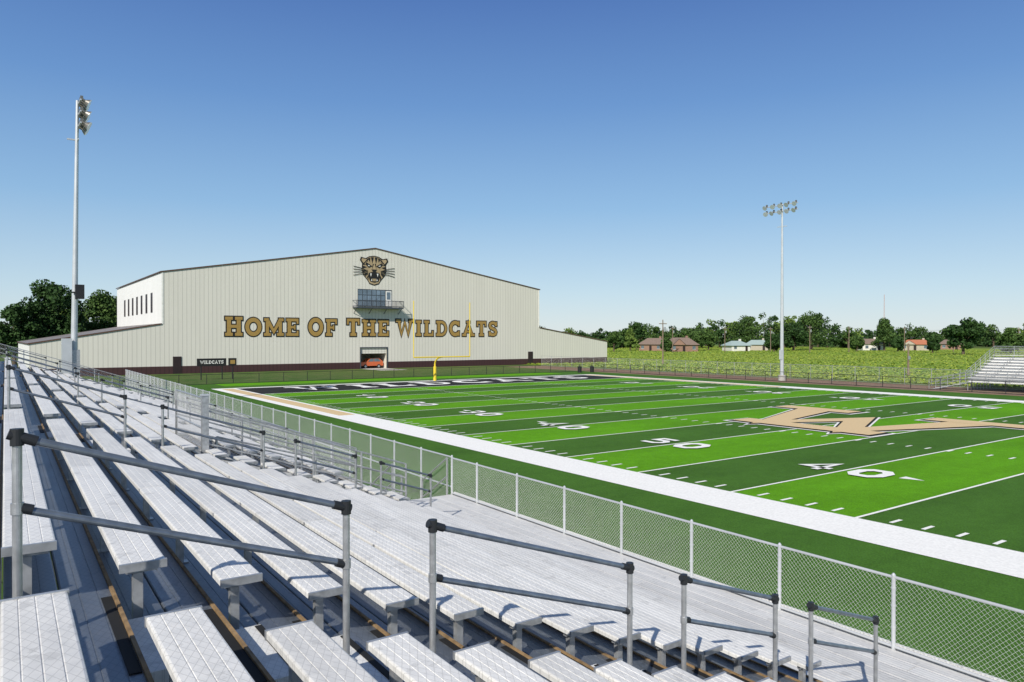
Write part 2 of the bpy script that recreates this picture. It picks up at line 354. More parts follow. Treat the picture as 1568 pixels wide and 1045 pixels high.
wallpoly([(LX0,WZ),(XL,WZ),(XL,ZJ),(LX0,ZO)]); wallpoly([(XR,WZ),(LX1,WZ),(LX1,ZO),(XR,ZJ)])
b.box((LX0,WY-.06,0),(ox0,WY+.1,WZ),'wains'); b.box((ox1,WY-.06,0),(LX1,WY+.1,WZ),'wains')
b.poly([(XL,WY,ZJ-.3),(XL,BY,ZJ-.3),(XL,BY,ZE),(XL,WY,ZE)],'sidewall'); b.poly([(XR,WY,ZJ-.3),(XR,BY,ZJ-.3),(XR,BY,ZE),(XR,WY,ZE)],'sidewall')
b.poly([(LX0,WY,0),(LX0,BY,0),(LX0,BY,ZO),(LX0,WY,ZO)],'sidewall'); b.poly([(LX1,WY,0),(LX1,BY,0),(LX1,BY,ZO),(LX1,WY,ZO)],'sidewall')
b.poly([(LX0,BY,0),(LX1,BY,0),(LX1,BY,ZO),(XR,BY,ZJ),(XR,BY,ZE),(XP,BY,ZP),(XL,BY,ZE),(XL,BY,ZJ),(LX0,BY,ZO)],'wall')
b.poly([(ox0,WY,0),(ox0,WY+7,0),(ox0,WY+7,oz),(ox0,WY,oz)],'insul'); b.poly([(ox1,WY,0),(ox1,WY+7,0),(ox1,WY+7,oz),(ox1,WY,oz)],'insul')
b.poly([(ox0,WY+7,0),(ox1,WY+7,0),(ox1,WY+7,oz),(ox0,WY+7,oz)],'insul'); b.poly([(ox0,WY,oz),(ox1,WY,oz),(ox1,WY+7,oz),(ox0,WY+7,oz)],'insul')
for x in (XL+.12,XR-.12): b.box((x-.12,WY-.05,ZJ),(x+.12,WY-.004,ZE-.1),'lwhite')
b.build(parent=root)
b=B('roof')
def slab(x0,z0,x1,z1,y0,y1,k='roof'):
    t=.09
    b.poly([(x0,y0,z0+t),(x1,y0,z1+t),(x1,y1,z1+t),(x0,y1,z0+t)],k)
    b.poly([(x0,y0,z0-t),(x1,y0,z1-t),(x1,y0,z1+t),(x0,y0,z0+t)],'trim')
    b.poly([(x0,y0,z0-t),(x0,y1,z0-t),(x0,y1,z0+t),(x0,y0,z0+t)],'trim')
    b.poly([(x1,y0,z1-t),(x1,y1,z1-t),(x1,y1,z1+t),(x1,y0,z1+t)],'trim')
slab(XL-.2,ZE+.05,XP,ZP+.05,WY-.12,BY+.2); slab(XP,ZP+.05,XR+.2,ZE+.05,WY-.12,BY+.2)
slab(LX0-.2,ZO,XL-.02,ZJ,WY-.12,BY+.2); slab(XR+.02,ZJ,LX1+.2,ZO,WY-.12,BY+.2)
b.build(parent=root)
b=B('windows_and_doors')
for i in range(7):
    y=126.5+i*4.7; b.box((XL-.05,y,9.4),(XL+.05,y+1.5,12.5),'door')
for x0,x1 in ((22.3,23.5),(88.7,89.9)):
    b.box((x0,WY-.1,0),(x1,WY-.07,2.6),'door')
b.box((ox0-.18,WY-.1,0),(ox0,WY+.05,oz+.18),'darksteel'); b.box((ox1,WY-.1,0),(ox1+.18,WY+.05,oz+.18),'darksteel'); b.box((ox0,WY-.1,oz),(ox1,WY+.05,oz+.18),'darksteel')
for i in range(3): b.box((ox0+.02,WY+.12+.02*i,oz-.32*(i+1)+.01),(ox1-.02,WY+.16+.02*i,oz-.32*i),'wall')
wx0,wx1=51.9,58.4
b.box((wx0,WY-.05,10.9),(wx1,WY-.02,13.9),'darksteel')
nx=6
for i in range(nx):
    for j in range(3):
        a0=wx0+.08+(wx1-1.3-wx0)*i/nx; a1=a0+(wx1-1.3-wx0)/nx-.14; c0=11.0+j*.96
        b.box((a0,WY-.08,c0),(a1,WY-.051,c0+.84),'glass')
b.box((57.2,WY-.09,10.95),(58.3,WY-.051,13.7),'lwhite'); b.box((57.4,WY-.11,12.2),(58.1,WY-.091,13.5),'glass')
b.build(parent=root)
b=B('balcony')
bx0,bx1=51.0,59.9; by=WY-1.7; bz=10.75
b.box((bx0,by,bz-.25),(bx1,WY-.01,bz),'darksteel')
for i in range(4):
    x=bx0+.2+i*(bx1-bx0-.4)/3; b.tube((x,WY-.02,bz-1.1),(x,by+.4,bz-.25),.06,'darksteel',6)
for zz in (1.1,.15): 
    b.tube((bx0,by,bz+zz),(bx1,by,bz+zz),.05,'darksteel',6)
    for x in (bx0,bx1): b.tube((x,by,bz+zz),(x,WY,bz+zz),.05,'darksteel',6)
n=60
for i in range(n+1):
    x=bx0+(bx1-bx0)*i/n; b.tube((x,by,bz),(x,by,bz+1.1),.05 if i%10==0 else .02,'darksteel',4)
b.build(parent=root)
b=B('lettering')
for s,x0,x1 in (('HOME',29.8,41.6),('OF',43.1,48.2),('THE',49.8,57.9),('WILDCATS',59.2,81.2)):
    text(b,s,x1-x0,2.85,lambda u,v,d,x0=x0:(x0+u,WY-.02-d,5.72+v),'lgold','lblack',o=.06,first=1.05,gap=.15)
b.build(parent=root)
b=B('wildcat_emblem')
cx,cz=55.0,17.4; sc_=2.45
def E(pts,k,d,mir=False):
    for sgn in ((1,-1) if mir else (1,)):
        b.poly([(cx+sgn*x*sc_,WY-.03-d,cz+z*sc_) for x,z in pts],k)
head=[(-.62,.72),(-.35,.86),(0,.92),(.35,.86),(.62,.72),(.86,.35),(.90,-.05),(.78,-.42),(.52,-.70),(.34,-.98),(0,-1.08),(-.34,-.98),(-.52,-.70),(-.78,-.42),(-.90,-.05),(-.86,.35)]
E([(x*1.08,z*1.08) for x,z in head],'lblack',0); E(head,'emblem',.01)
E([(.42,.72),(1.02,.86),(1.10,.62),(.86,.26)],'lblack',.02,True); E([(.55,.70),(.94,.76),(.98,.62),(.82,.42)],'emblem',.03,True)
for p in ([(.03,.88),(.14,.42),(.26,.86)],[(.30,.84),(.34,.50),(.50,.76)],[(.52,.72),(.50,.52),(.66,.6)],[(.03,.40),(.16,.02),(.12,.42)],[(.9,.24),(.55,.14),(.88,.02)],[(.88,-.06),(.58,-.08),(.84,-.26)],[(.80,-.34),(.5,-.26),(.66,-.54)],[(.56,-.6),(.47,-.4),(.44,-.78)],[(.80,.42),(.66,.3),(.86,.28)]): E(p,'lblack',.035,True)
E([(.13,.22),(.62,.50),(.68,.34),(.42,.10)],'lblack',.04,True); E([(.30,.24),(.50,.32),(.46,.22)],'lwhite',.05,True)
E([(-.22,.0),(.22,.0),(.1,-.18),(-.1,-.18)],'lblack',.04)
E([(-.08,-.16),(.08,-.16),(.42,-.26),(.46,-.5),(.32,-.86),(0,-.94),(-.32,-.86),(-.46,-.5),(-.42,-.26)],'lblack',.045)
E([(-.16,-.66),(.16,-.66),(.12,-.84),(-.12,-.84)],'emblem',.06)
E([(.20,-.28),(.32,-.30),(.26,-.54)],'lwhite',.06,True); E([(.16,-.84),(.26,-.80),(.2,-.66)],'lwhite',.065,True)
for i,(z0,z1) in enumerate(((-.12,.16),(-.2,-.04),(-.28,-.26),(-.36,-.48))):
    for q in strip([(.5,z0),(1.1,(z0+z1)/2+.06),(1.6,z1)],.045):
        E([(v.x,v.y) for v in q],'lblack',.07+.003*i,True)
b.build(parent=root)
b=B('orange_suv')
X0,Yc=52.9,WY+.9
prof=[(0,.45),(0,1.0),(.15,1.1),(1.1,1.18),(1.75,1.78),(3.4,1.82),(4.2,1.2),(4.3,.45)]
vs=[(X0+x,Yc,z) for x,z in prof]+[(X0+x,Yc+1.8,z) for x,z in prof]; n=len(prof)
b.mesh(vs,[(i,(i+1)%n,n+(i+1)%n,n+i) for i in range(n)]+[tuple(range(n)),tuple(range(2*n-1,n-1,-1))],'car')
b.poly([(X0+x,Yc-.01,z) for x,z in ((1.35,1.2),(1.82,1.68),(2.4,1.72),(2.4,1.2))],'glass'); b.poly([(X0+x,Yc-.01,z) for x,z in ((2.5,1.2),(2.5,1.72),(3.3,1.72),(3.85,1.2))],'glass')
for x in (.85,3.4):
    b.tube((X0+x,Yc-.04,.36),(X0+x,Yc+.25,.36),.36,'rubber',16); b.tube((X0+x,Yc-.06,.36),(X0+x,Yc-.03,.36),.2,'steel',12)
    b.tube((X0+x,Yc+1.55,.36),(X0+x,Yc+1.84,.36),.36,'rubber',16)
b.build()
b=B('driveway_pavement'); b.poly([(ox0,WY-8,.005),(ox1,WY-8,.005),(ox1,WY+7,.005),(ox0,WY+7,.005)],'concrete'); b.build()
b=B('wildcats_sign'); b.box((21.6,99.9,1.75),(25.2,100.1,2.75),'lblack'); b.box((25.5,99.9,1.75),(26.5,100.1,2.75),'lblack')
for x in (22.1,24.7,26.0): b.tube((x,100,0),(x,100,1.75),.07,'bfence',8)
text(b,'WILDCATS',2.9,.42,lambda u,v,d:(21.95+u,99.895-d,2.06+v),'lwhite',z0=.0,dz=.002); b.box((25.7,99.87,2.0),(26.3,99.897,2.5),'lgold')
b.build()
for (x,y) in ((74.5,86.5),(76.6,86.0)):
    b=B('trash_barrel'); b.tube((x,y,.01),(x,y,.85),.30,'bfence',16,r2=.33); b.tube((x,y,.85),(x,y,.90),.36,'bfence',16); b.tube((x,y,.90),(x,y,1.02),.34,'bfence',16,r2=.12); b.build()
# ================================================================= GOAL POST
b=B('goal_post')
gy=80.9; cy=gy-1.9; hw=4.0
b.tube((XC,gy,0),(XC,gy,2.1),.11,'yellow',12)
pts=[(XC,gy-.0,2.1)]+[(XC,gy-1.9*(1-math.cos(a)),2.1+.95*math.sin(a)) for a in [math.radians(q) for q in range(10,91,10)]]
b.path(pts,.10,'yellow',12)
b.tube((XC-hw,cy,3.05),(XC+hw,cy,3.05),.08,'yellow',10)
for s in (-1,1): b.tube((XC+s*hw,cy,3.05),(XC+s*hw,cy,9.9),.055,'yellow',8)
b.tube((XC,gy,.01),(XC,gy,1.8),.2,'yellow',12)
b.build(smooth=False)
# ================================================================= LIGHT POLES
def lightpole(x,y,h,face,rows,cols,sp,lean=0,extra=False):
    b=B('stadium_light_pole')
    b.tube((x,y,0),(x,y,.7),.45,'concrete',16)
    b.tube((x,y,.7),(x+lean,y,h),.24,'pole',14,r2=.10)
    for r in range(rows):
        z=h-.15-r*.8
        b.box((x+lean-.05+face*.12,y-sp*(cols-1)/2-.2,z-.05),(x+lean+.05+face*.12,y+sp*(cols-1)/2+.2,z+.05),'pole')
        for c in range(cols):
            yy=y+(c-(cols-1)/2)*sp
            px_=x+lean+face*.2
            d=Vector((face*.86,random.uniform(-.2,.2),-.5)).normalized(); p=Vector((px_,yy,z+.08))
            b.tube(p,p+d*.25,.1,'lamp',10); b.tube(p+d*.25,p+d*.5,.14,'lamp',14,r2=.31); b.tube(p+d*.5,p+d*.54,.31,'lampglass',14)
            b.box((px_-.1,yy-.08,z+.1),(px_+.08,yy+.08,z+.3),'lamp')
    b.box((x-.04+lean,y-.7,h-2.9),(x+lean+.04,y+.7,h-2.82),'pole')
    b.box((x-.3,y-.2,h*.12),(x-.2,y+.2,h*.12+1.2),'pole')
    if extra:
        b.box((x+.1,y-.6,8.2),(x+.65,y-.1,9.2),'bfence'); b.box((x-.1,y-.35,8.6),(x+.2,y-.25,8.7),'bfence')
        b.box((x-.75,y-1,.0),(x-.15,y-.3,5.4),'pole')
        b.box((x-.35,y-.8,2.5),(x+.35,y-.25,4.6),'steel')
        b.box((x-.35,y-.05,h-2.86),(x+.35,y+.05,h-2.76),'pole')
    b.build()
lightpole(4.8,60.4,22.3,1,3,4,.55,.3,True)
lightpole(81.9,55.9,22.4,-1,2,5,1.05)
# ================================================================= NEAR BLEACHERS
ROT=math.radians(-.79)
def seat_h(n): return 1.235+.21*n
NR=14; SW=.27; PX=.612; S0=.25
def sx_(n): return S0+PX*n
def seat_z(n): return EYE-seat_h(n)
aisles=[4.70,15.8,26.9,38.0,49.1]; HWA=.52; YEND=54.5; YSTART=-7.
secs=[]; y=YSTART
for a in aisles: secs.append((y,a-HWA)); y=a+HWA
secs.append((y,YEND))
WELL=(17.3,20.6); WROW=6; WALKEND=18.7
def plank(b,x0,x1,y0,y1,z,t,k,ridges=5):
    w=x1-x0; pr=[(x0,z-t),(x0,z-.012),(x0+.004,z-.003),(x0+.012,z)]
    for i in range(1,ridges):
        c=x0+w*i/ridges; pr+=[(c-.004,z),(c-.002,z-.003),(c+.002,z-.003),(c+.004,z)]
    pr+=[(x1-.012,z),(x1-.004,z-.003),(x1,z-.012),(x1,z-t)]
    b.extrY(pr,y0,y1,k)
b=B('bleachers')
def cut(y0,y1,n):
    if n>=WROW and y0<WELL[1] and y1>WELL[0]:
        r=[]
        if y0<WELL[0]-.05: r.append((y0,WELL[0]))
        if y1>WELL[1]+.05: r.append((WELL[1],y1))
        return r
    return [(y0,y1)]
for n in range(-3,NR):
    s1=sx_(n); s0=s1-SW; zs=seat_z(n); zf=zs-.43
    for (a,c) in secs:
        for (y0,y1) in cut(a,c,n):
            if y1-y0<.3: continue
            y=y0
            L=[3.0,4.3,3.7][n%3]
            while y<y1-.05:
                ye=min(y+L,y1)
                if y1-ye<.6: ye=y1
                dz=random.uniform(-.002,.002)
                plank(b,s0+dz,s1+dz,y+.003,ye-.008,zs+dz,.045,'seat',4)
                if ye<y1: b.box((s0-.002,ye-.03,zs-.04),(s1+.002,ye+.024,zs-.0055),'steel')
                y=ye
            for q in (y0,y1): b.box((s0-.004,q-.012,zs-.05),(s1+.004,q+.012,zs+.003),'steel')
            k=max(1,round((y1-y0-.3)/1.83))
            for i in range(k+1):
                q=y0+.15+(y1-y0-.3)*i/k
                b.box((s0+.05,q-.02,zs-.10),(s1-.03,q+.02,zs-.046),'steel'); b.box((s0+.09,q-.03,zf),(s0+.15,q+.03,zs-.10),'steel')
                b.box((s0+.05,q-.05,zf+.002),(s0+.19,q+.05,zf+.010),'steel')
    for (y0,y1) in cut(YSTART,YEND,n):
        w=PX/2
        for j in range(2):
            x0=s0+w*j+.003; x1=s0+w*(j+1)-.003
            y=y0; L=7.3
            while y<y1-.05:
                ye=min(y+L,y1); plank(b,x0,x1,y+.002,ye-.003,zf+random.uniform(-.001,.001),.04,'deck',3); y=ye
        b.box((s0+PX-.032,y0,zf+.002),(s0+PX-.010,y1,zf+.02),'tan')  # narrow brown strip along the footboard edge, beside the next seat
        b.box((s0+PX-.03,y0,zf-.20),(s0+PX-.012,y1,zf-.045),'walk')
    for a in aisles:
        b.box((s0-.006,a-HWA+.08,zf+.003),(s0+SW-.03,a+HWA-.08,zf+.105),'seat')
        b.box((s0+SW-.075,a-HWA+.1,zf+.1055),(s0+SW-.028,a+HWA-.1,zf+.110),'blackstrip')
        b.box((s0+PX-.095,a-HWA-.15,zf+.002),(s0+PX-.036,a+HWA+.1,zf+.007),'blackstrip')
zW=EYE-(seat_h(NR)+.43); wx0_=sx_(NR-1)-SW+PX; FX=10.8
nw=8
for i in range(nw):
    x0=wx0_+(FX-.02-wx0_)*i/nw; x1=wx0_+(FX-.02-wx0_)*(i+1)/nw
    y=YSTART-(i%3)*1.4
    while y<WALKEND: 
        ye=min(y+6.1,WALKEND); plank(b,x0+.004,x1-.004,y+.004,ye-.006,zW+random.uniform(-.002,.002),.04,'walk',4); y=ye
b.box((FX+.05,YSTART,zW-.25),(FX+.09,WALKEND,zW+.06),'seat')
xw=sx_(WROW)-SW
zv=zW
for i in range(15):
    x0=xw+(wx0_-xw)*i/15; x1=xw+(wx0_-xw)*(i+1)/15; plank(b,x0+.003,x1-.003,WELL[0]+.02,WELL[1]-.02,zv-.02,.04,'deck',3)
for q in (WELL[0],WELL[1]):
    b.poly([(xw,q,zv-.1),(wx0_,q,zv-.1),(wx0_,q,zv+.1),(xw,q,seat_z(WROW-1)-.5)],'walk')
b.poly([(xw-.01,WELL[0],zv-.1),(xw-.01,WELL[1],zv-.1),(xw-.01,WELL[1],seat_z(WROW-1)-.48),(xw-.01,WELL[0],seat_z(WROW-1)-.48)],'walk')
for i in range(5):
    b.box((wx0_+.4,WALKEND+.3*i,zW-.18*(i+1)-.04),(FX-.1,WALKEND+.3*(i+1),zW-.18*(i+1)),'walk')
    b.box((wx0_+.4,WALKEND+.3*i+.005,zW-.18*(i+1)+.001),(FX-.1,WALKEND+.3*i+.04,zW-.18*(i+1)+.005),'blackstrip')
for y in np.arange(YSTART+.3,YEND,1.83*2):
    p=(sx_(-3),y,seat_z(-3)-.6); q=(sx_(NR-1),y,seat_z(NR-1)-.6)
    if WELL[0]<y<WELL[1]: q=(xw-.3,y,seat_z(WROW-1)-.7)
    b.tube(p,q,.05,'steel',4)
    for n in range(-3,NR,4): 
        if n>=WROW-1 and WELL[0]<y<WELL[1]: continue
        b.tube((sx_(n),y,0),(sx_(n),y,seat_z(n)-.6),.05,'steel',4)
b.build(rotz=ROT)
def foot_z(X):
    n=math.floor((X-S0+SW)/PX); n=min(n,NR); return EYE-(seat_h(n)+.43)
def rail_z(X): return EYE-(.53+.335*(X-.05))
for ai,a in enumerate(aisles):
    for (xa,xb) in ((.05,1.89),(2.55,4.51),(5.2,6.58),(7.21,8.52)):
        b=B('aisle_handrail')
        za,zb=rail_z(xa),rail_z(xb)
        for X,z in ((xa,za),(xb,zb)):
            b.tube((X,a,foot_z(X)-.05),(X,a,z+.03),.024,'steel',16); b.box((X-.05,a-.05,foot_z(X)+.112),(X+.05,a+.05,foot_z(X)+.122),'steel')
            b.tube((X,a,z-.045),(X,a,z+.045),.033,'fit',16); b.tube((X,a,z-.41),(X,a,z-.35),.031,'steel',16)
        for dz in (0,-.38):
            b.tube((xa+.02,a,za+dz-.007),(xb-.02,a,zb+dz+.007),.022,'railb',16)
            if dz==0:
                b.tube((xa-.04,a,za+.02),(xa+.09,a,za-.03),.029,'fit',16); b.tube((xb-.09,a,zb+.03),(xb+.03,a,zb-.01),.029,'fit',16)
            else:
                b.tube((xa+.02,a,za+dz),(xa+.07,a,za+dz-.017),.028,'fit',16); b.tube((xb-.07,a,zb+dz+.02),(xb-.02,a,zb+dz),.028,'fit',16)
        b.build(rotz=ROT)
def mesh_wires(b,p0,p1,z0,z1,pitch,r,k,zslope=0.):
    p0=Vector(p0); p1=Vector(p1); Lg=(p1-p0).length; d=(p1-p0)/Lg; nrm=Vector((-d.y,d.x)); H=z1-z0
    s=-H
    vs=[];fs=[]
    def ribbon(a,za,c,zc,off):
        A=Vector((*(p0+d*a+nrm*off),za+zslope*a)); C=Vector((*(p0+d*c+nrm*off),zc+zslope*c))
        i=len(vs); t=Vector((0,0,r)); u=Vector((nrm.x,nrm.y,0))*r
        for P in (A,C): vs.extend([P+t,P+u,P-t,P-u])
        for q in range(4): fs.append((i+q,i+(q+1)%4,i+4+(q+1)%4,i+4+q))
    while s<Lg:
        a,za=s,z0; c,zc=s+H,z1
        if a<0: za=z0-a; a=0
        if c>Lg: zc=z1-(c-Lg); c=Lg
        if c-a>.01:
            ribbon(a,za,c,zc,r); ribbon(a,z0+z1-za,c,z0+z1-zc,-r)
        s+=pitch
    b.mesh(vs,fs,k)
def fence(name,p0,p1,z0,h,postsp,pk,wk,pitch=.075,r=.0022,pr=.03,rails=(1.,0.03),rotz=0,phase=0.,mid=False):
    b=B(name); p0=Vector(p0); p1=Vector(p1); Lg=(p1-p0).length; d=(p1-p0)/Lg
    s=phase
    while s<=Lg+.01:
        p=p0+d*s; b.tube((p.x,p.y,z0-.05),(p.x,p.y,z0+h+.03),pr,pk,10); b.tube((p.x,p.y,z0+h+.03),(p.x,p.y,z0+h+.06),pr*1.1,pk,10,r2=pr*.4)
        for f in (.3,.6,.85): b.tube((p.x,p.y,z0+h*f-.012),(p.x,p.y,z0+h*f+.012),pr*1.25,pk,10)
        s+=postsp
    for f in rails: b.tube((p0.x,p0.y,z0+h*f),(p1.x,p1.y,z0+h*f),pr*.75,pk,10)
    if wk: mesh_wires(b,p0,p1,z0+.03,z0+h,pitch,r,wk)
    return b.build(rotz=rotz)
fence('chain_link_fence',(FX,-4.01),(FX,WALKEND),zW,1.06,1.94,'pole','wire',pitch=.074,r=.0022,rotz=ROT)
fence('chain_link_fence',(FX,WALKEND+.02),(FX,90),0,1.95,1.94,'pole','wire',pitch=.09,r=.0020,rotz=ROT,rails=(1.,.55,.03))
b=B('guard_rail')
GX=wx0_+.05
def guard(xa,ya,xb,yb,zf0,zf1,h=1.07,n=3,mesh=True,sp=1.9,pr=.028):
    A=Vector((xa,ya)); C=Vector((xb,yb)); Lg=(C-A).length; k=max(1,round(Lg/sp))
    for i in range(k+1):
        p=A.lerp(C,i/k); z=zf0+(zf1-zf0)*i/k; b.tube((p.x,p.y,z-.1),(p.x,p.y,z+h),pr,'steel',10)
    for j in range(n):
        t=h*(1-j/n)
        b.tube((xa,ya,zf0+t),(xb,yb,zf1+t),.022,'steel',8)
    if mesh: mesh_wires(b,A,C,zf0+.04,zf0+h,.075,.0018,'wire',(zf1-zf0)/Lg)
guard(GX,WELL[1],GX,YEND,zW+.15,zW+.15)
zq=foot_z(xw-.1)
guard(xw,WELL[0],xw,WELL[1],zq,zq,h=1.35,n=2,sp=3)
for q in (WELL[0],): b.box((xw-.07,q-.07,zq-.2),(xw+.07,q+.07,zq+1.42),'steel'); b.box((xw-.09,q-.09,zq+1.42),(xw+.09,q+.09,zq+1.45),'pole')
guard(xw,WELL[1],GX,WELL[1],zq,zW+.2,h=1.1)
guard(xw,WELL[0],GX,WELL[0],zq,zW+.2,h=1.1,n=3,mesh=False,sp=1.2)
guard(xw+.3,WELL[0]+.25,GX,WELL[0]+.25,zq-.5,zW,h=.95,n=2,mesh=False)
guard(GX+.3,WALKEND+.05,GX+.3,WALKEND+1.6,zW,zW-.9,n=2,mesh=False)
guard(FX-.15,WALKEND+.05,FX-.15,WALKEND+1.6,zW,zW-.9,n=2,mesh=False)
guard(sx_(-2),YEND,GX,YEND,seat_z(-2)-.4,zW+.2,n=4)
b.build(rotz=ROT)
fence('black_field_fence',(11.5,90),(80,90),0,1.15,3.0,'bfence','bfence',pitch=.15,r=.004,pr=.035)
fence('black_field_fence',(80,-30),(80,90),0,1.2,3.0,'bfence','bfence',pitch=.15,r=.004,pr=.035,rails=(1.,.5,.03))
fence('tall_boundary_fence',(86.8,-20),(86.8,112),0,1.9,3.0,'steel','wire',pitch=.16,r=.004,pr=.03)
# ================================================================= FAR BLEACHERS
b=B('far_bleachers'); fx0=82.0; y0,y1=-15.,34.4; R=9
for n in range(R):
    x=fx0+.75*n; z=.9+.28*n
    b.box((x,y0,z-.04),(x+.72,y1,z),'walk'); b.box((x+.42,y0,z+.38),(x+.70,y1,z+.43),'seat'); b.box((x+.725,y0,z+.0),(x+.745,y1,z+.24),'seat')
    for yy in np.arange(y0,y1+.1,1.9): b.box((x+.5,yy-.03,z),(x+.56,yy+.03,z+.38),'steel')
    b.tube((x+.3,y1-.05,0),(x+.3,y1-.05,z-.04),.04,'steel',6)
xt=fx0+.75*R; zt_=.9+.28*R
def gr(ax,ay,az,cx_,cy_,cz_,k,nr=4,h=1.1):
    for i in range(k+1):
        t=i/k; p=(ax+(cx_-ax)*t,ay+(cy_-ay)*t,az+(cz_-az)*t); b.tube(p,(p[0],p[1],p[2]+h),.03,'steel',6)
    for j in range(nr):
        q=h*(1-j/nr); b.tube((ax,ay,az+q),(cx_,cy_,cz_+q),.025,'steel',6)
gr(fx0,y1,.9,xt,y1,zt_,6); gr(xt,y1,zt_,xt,y0,zt_,26); gr(fx0,y1,.9,fx0,y0,.9,26,3)
for yy in (29,20,11): gr(fx0+.8,yy,1.2,xt-.6,yy,zt_-.3,4,2,.95)
gr(fx0-.1,y1+3.6,.0,fx0-.1,y1,.9,3,3,1.0); gr(fx0+1.4,y1+3.6,.0,fx0+1.4,y1,.9,3,3,1.0)
for i in range(6): b.box((fx0,y1+.6*i,.9-.15*(i+1)-.04),(fx0+1.3,y1+.6*(i+1),.9-.15*(i+1)),'walk')
mesh_wires(b,(xt,y1),(xt,y0),zt_,zt_+1.1,.15,.005,'wire')
b.build()
# ================================================================= VEGETATION
def leaves(centers,radii,count,size,flat=.8):
    centers=np.array(centers); radii=np.array(radii)
    p=radii**2/np.sum(radii**2); idx=rng.choice(len(centers),count,p=p)
    d=rng.normal(size=(count,3)); d/=np.linalg.norm(d,axis=1)[:,None]
    rr=radii[idx]*(rng.random(count)**.35)
    pos=centers[idx]+d*rr[:,None]*np.array([1,1,flat])
    a=rng.normal(size=(count,3))+d*.6; a/=np.linalg.norm(a,axis=1)[:,None]
    t=np.cross(a,rng.normal(size=(count,3))); t/=np.linalg.norm(t,axis=1)[:,None]; u=np.cross(a,t)
    s=size*(.6+.8*rng.random(count))[:,None]
    return np.stack([pos-t*s*.5,pos+u*s*.35,pos+t*s*.5,pos-u*s*.35],1).reshape(-1,3)
def addleaves(b,V,k):
    i=len(b.v); b.v.extend(map(tuple,V.tolist())); n=len(V)//4; q=b.mi(k)
    b.f.extend([(i+4*j,i+4*j+1,i+4*j+2,i+4*j+3) for j in range(n)]); b.m.extend([q]*n)
def tree(b,x,y,h,w,k,count,size,nc=26,trunk=.25,conic=False):
    tz=h*.12
    b.tube((x,y,0),(x,y,tz+h*.15),w*.035+.1,'bark',8,r2=w*.025+.06)
    cs=[];rs=[]
    for i in range(nc):
        a=random.uniform(0,2*math.pi); t=random.random()
        zc=tz+(h-tz)*(.1+.82*t); prof=math.sin(math.pi*min(1,(.16+.80*t)))**.7 if not conic else (1-t)*.9+.12
        rad=(w/2)*prof*random.uniform(.35,.85)
        c=(x+rad*math.cos(a),y+rad*math.sin(a),zc); cs.append(c); rs.append(w*random.uniform(.11,.2))
        if i%3==0: b.tube((x,y,tz+.3*(zc-tz)),c,.09+w*.006,'bark',5,r2=.03,caps=False)
    cs.append((x,y,tz+(h-tz)*.5)); rs.append(w*.28)
    addleaves(b,leaves(cs,rs,count,size),k)
def singletree(*a,name='deciduous_tree',**kw):
    b=B(name); tree(b,*a,**kw); return b.build()
singletree(10.2,186,17.4,13.5,'leafd',19000,.6,nc=55)
singletree(4.0,180,11.8,10,'leafd',9000,.55,nc=36)
singletree(21.8,196,16.2,12.5,'leafm',15000,.55,nc=46)
singletree(16.2,205,14.0,10,'leafl',8000,.55,nc=34)
singletree(14.5,178,11.5,7,'leafd',6000,.5,nc=28,conic=True)
def polar(px,d):
    off=math.atan((px-784)/1122); a=math.radians(YAW)+off; r=d/math.cos(off); return r*math.sin(a),r*math.cos(a)
prof=[(790,504),(860,502),(905,503),(925,510),(940,502),(965,494),(1000,498),(1040,493),(1090,489),(1115,483),(1150,480),(1180,481),(1220,477),(1260,479),(1285,499),(1320,504),(1350,499),(1380,500),(1410,494),(1440,503),(1465,493),(1490,490),(1520,502),(1568,499),(1640,496),(1750,494),(1900,492)]
b=B('distant_tree_line')
px=800.
while px<1880:
    yy=np.interp(px,[p[0] for p in prof],[p[1] for p in prof]); d=random.uniform(370,480)
    h=5.47+(517-yy)*d/1122+random.uniform(-5.0,1.8); x,y=polar(px,d)
    tree(b,x,y,h,random.uniform(7,17),random.choice(['leafd','leafm','leafm','leafd','leafl']),850,1.1,nc=16)
    px+=random.uniform(6,15)
cs=[];rs=[]
for i in range(320):
    x,y=polar(random.uniform(790,1900),random.uniform(380,490)); cs.append((x,y,random.uniform(1,3.5))); rs.append(random.uniform(2.2,4.2))
addleaves(b,leaves(cs,rs,36000,1.2),'leafd')
for i in range(26):
    a=math.radians(random.uniform(-14,6)); r=random.uniform(330,420); tree(b,r*math.sin(a),r*math.cos(a),random.uniform(9,14),random.uniform(9,13),'leafd',500,1.2,nc=14)
b.build()
for (px,d,h,w,k,con) in ((1354,300,13.6,10,'leafm',True),(1475,230,12.2,11,'leafd',False),(1068,300,8.5,9,'leafm',False),(965,300,9,7,'leafl',True),(1242,320,16,17,'leafm',False),(1140,335,14.5,16,'leafm',False),(1215,300,12,12,'leafd',False),(1548,250,8.5,9,'leafm',False),(1428,260,7,6,'leafd',False),(940,280,8,6,'leafm',False),(975,330,12.5,7,'leafd',False),(1085,320,8,8,'leafm',False),(1185,285,6.5,7,'leafd',False),(1020,275,5.5,5,'leafm',False),(1375,285,6,6,'leafd',False),(1312,290,6,6,'leafm',False)):
    x,y=polar(px,d); singletree(x,y,h,w,k,4200,.75,nc=30,conic=con)
n=110000; r1=rng.random(n)
X=88+(r1**1.6)*260; X=np.round(X/.9)*.9+rng.normal(size=n)*.2; Yv=-30+rng.random(n)*360+ (X-88)*.3
P=np.stack([X,Yv,np.full(n,.12)+.12*rng.random(n)],1)
a=rng.random(n)*math.pi*2; t=np.stack([np.cos(a),np.sin(a),rng.normal(size=n)*.2],1); u=np.stack([-np.sin(a)*.6,np.cos(a)*.6,.4+0*a],1)
s=(.2+.3*rng.random(n))[:,None]
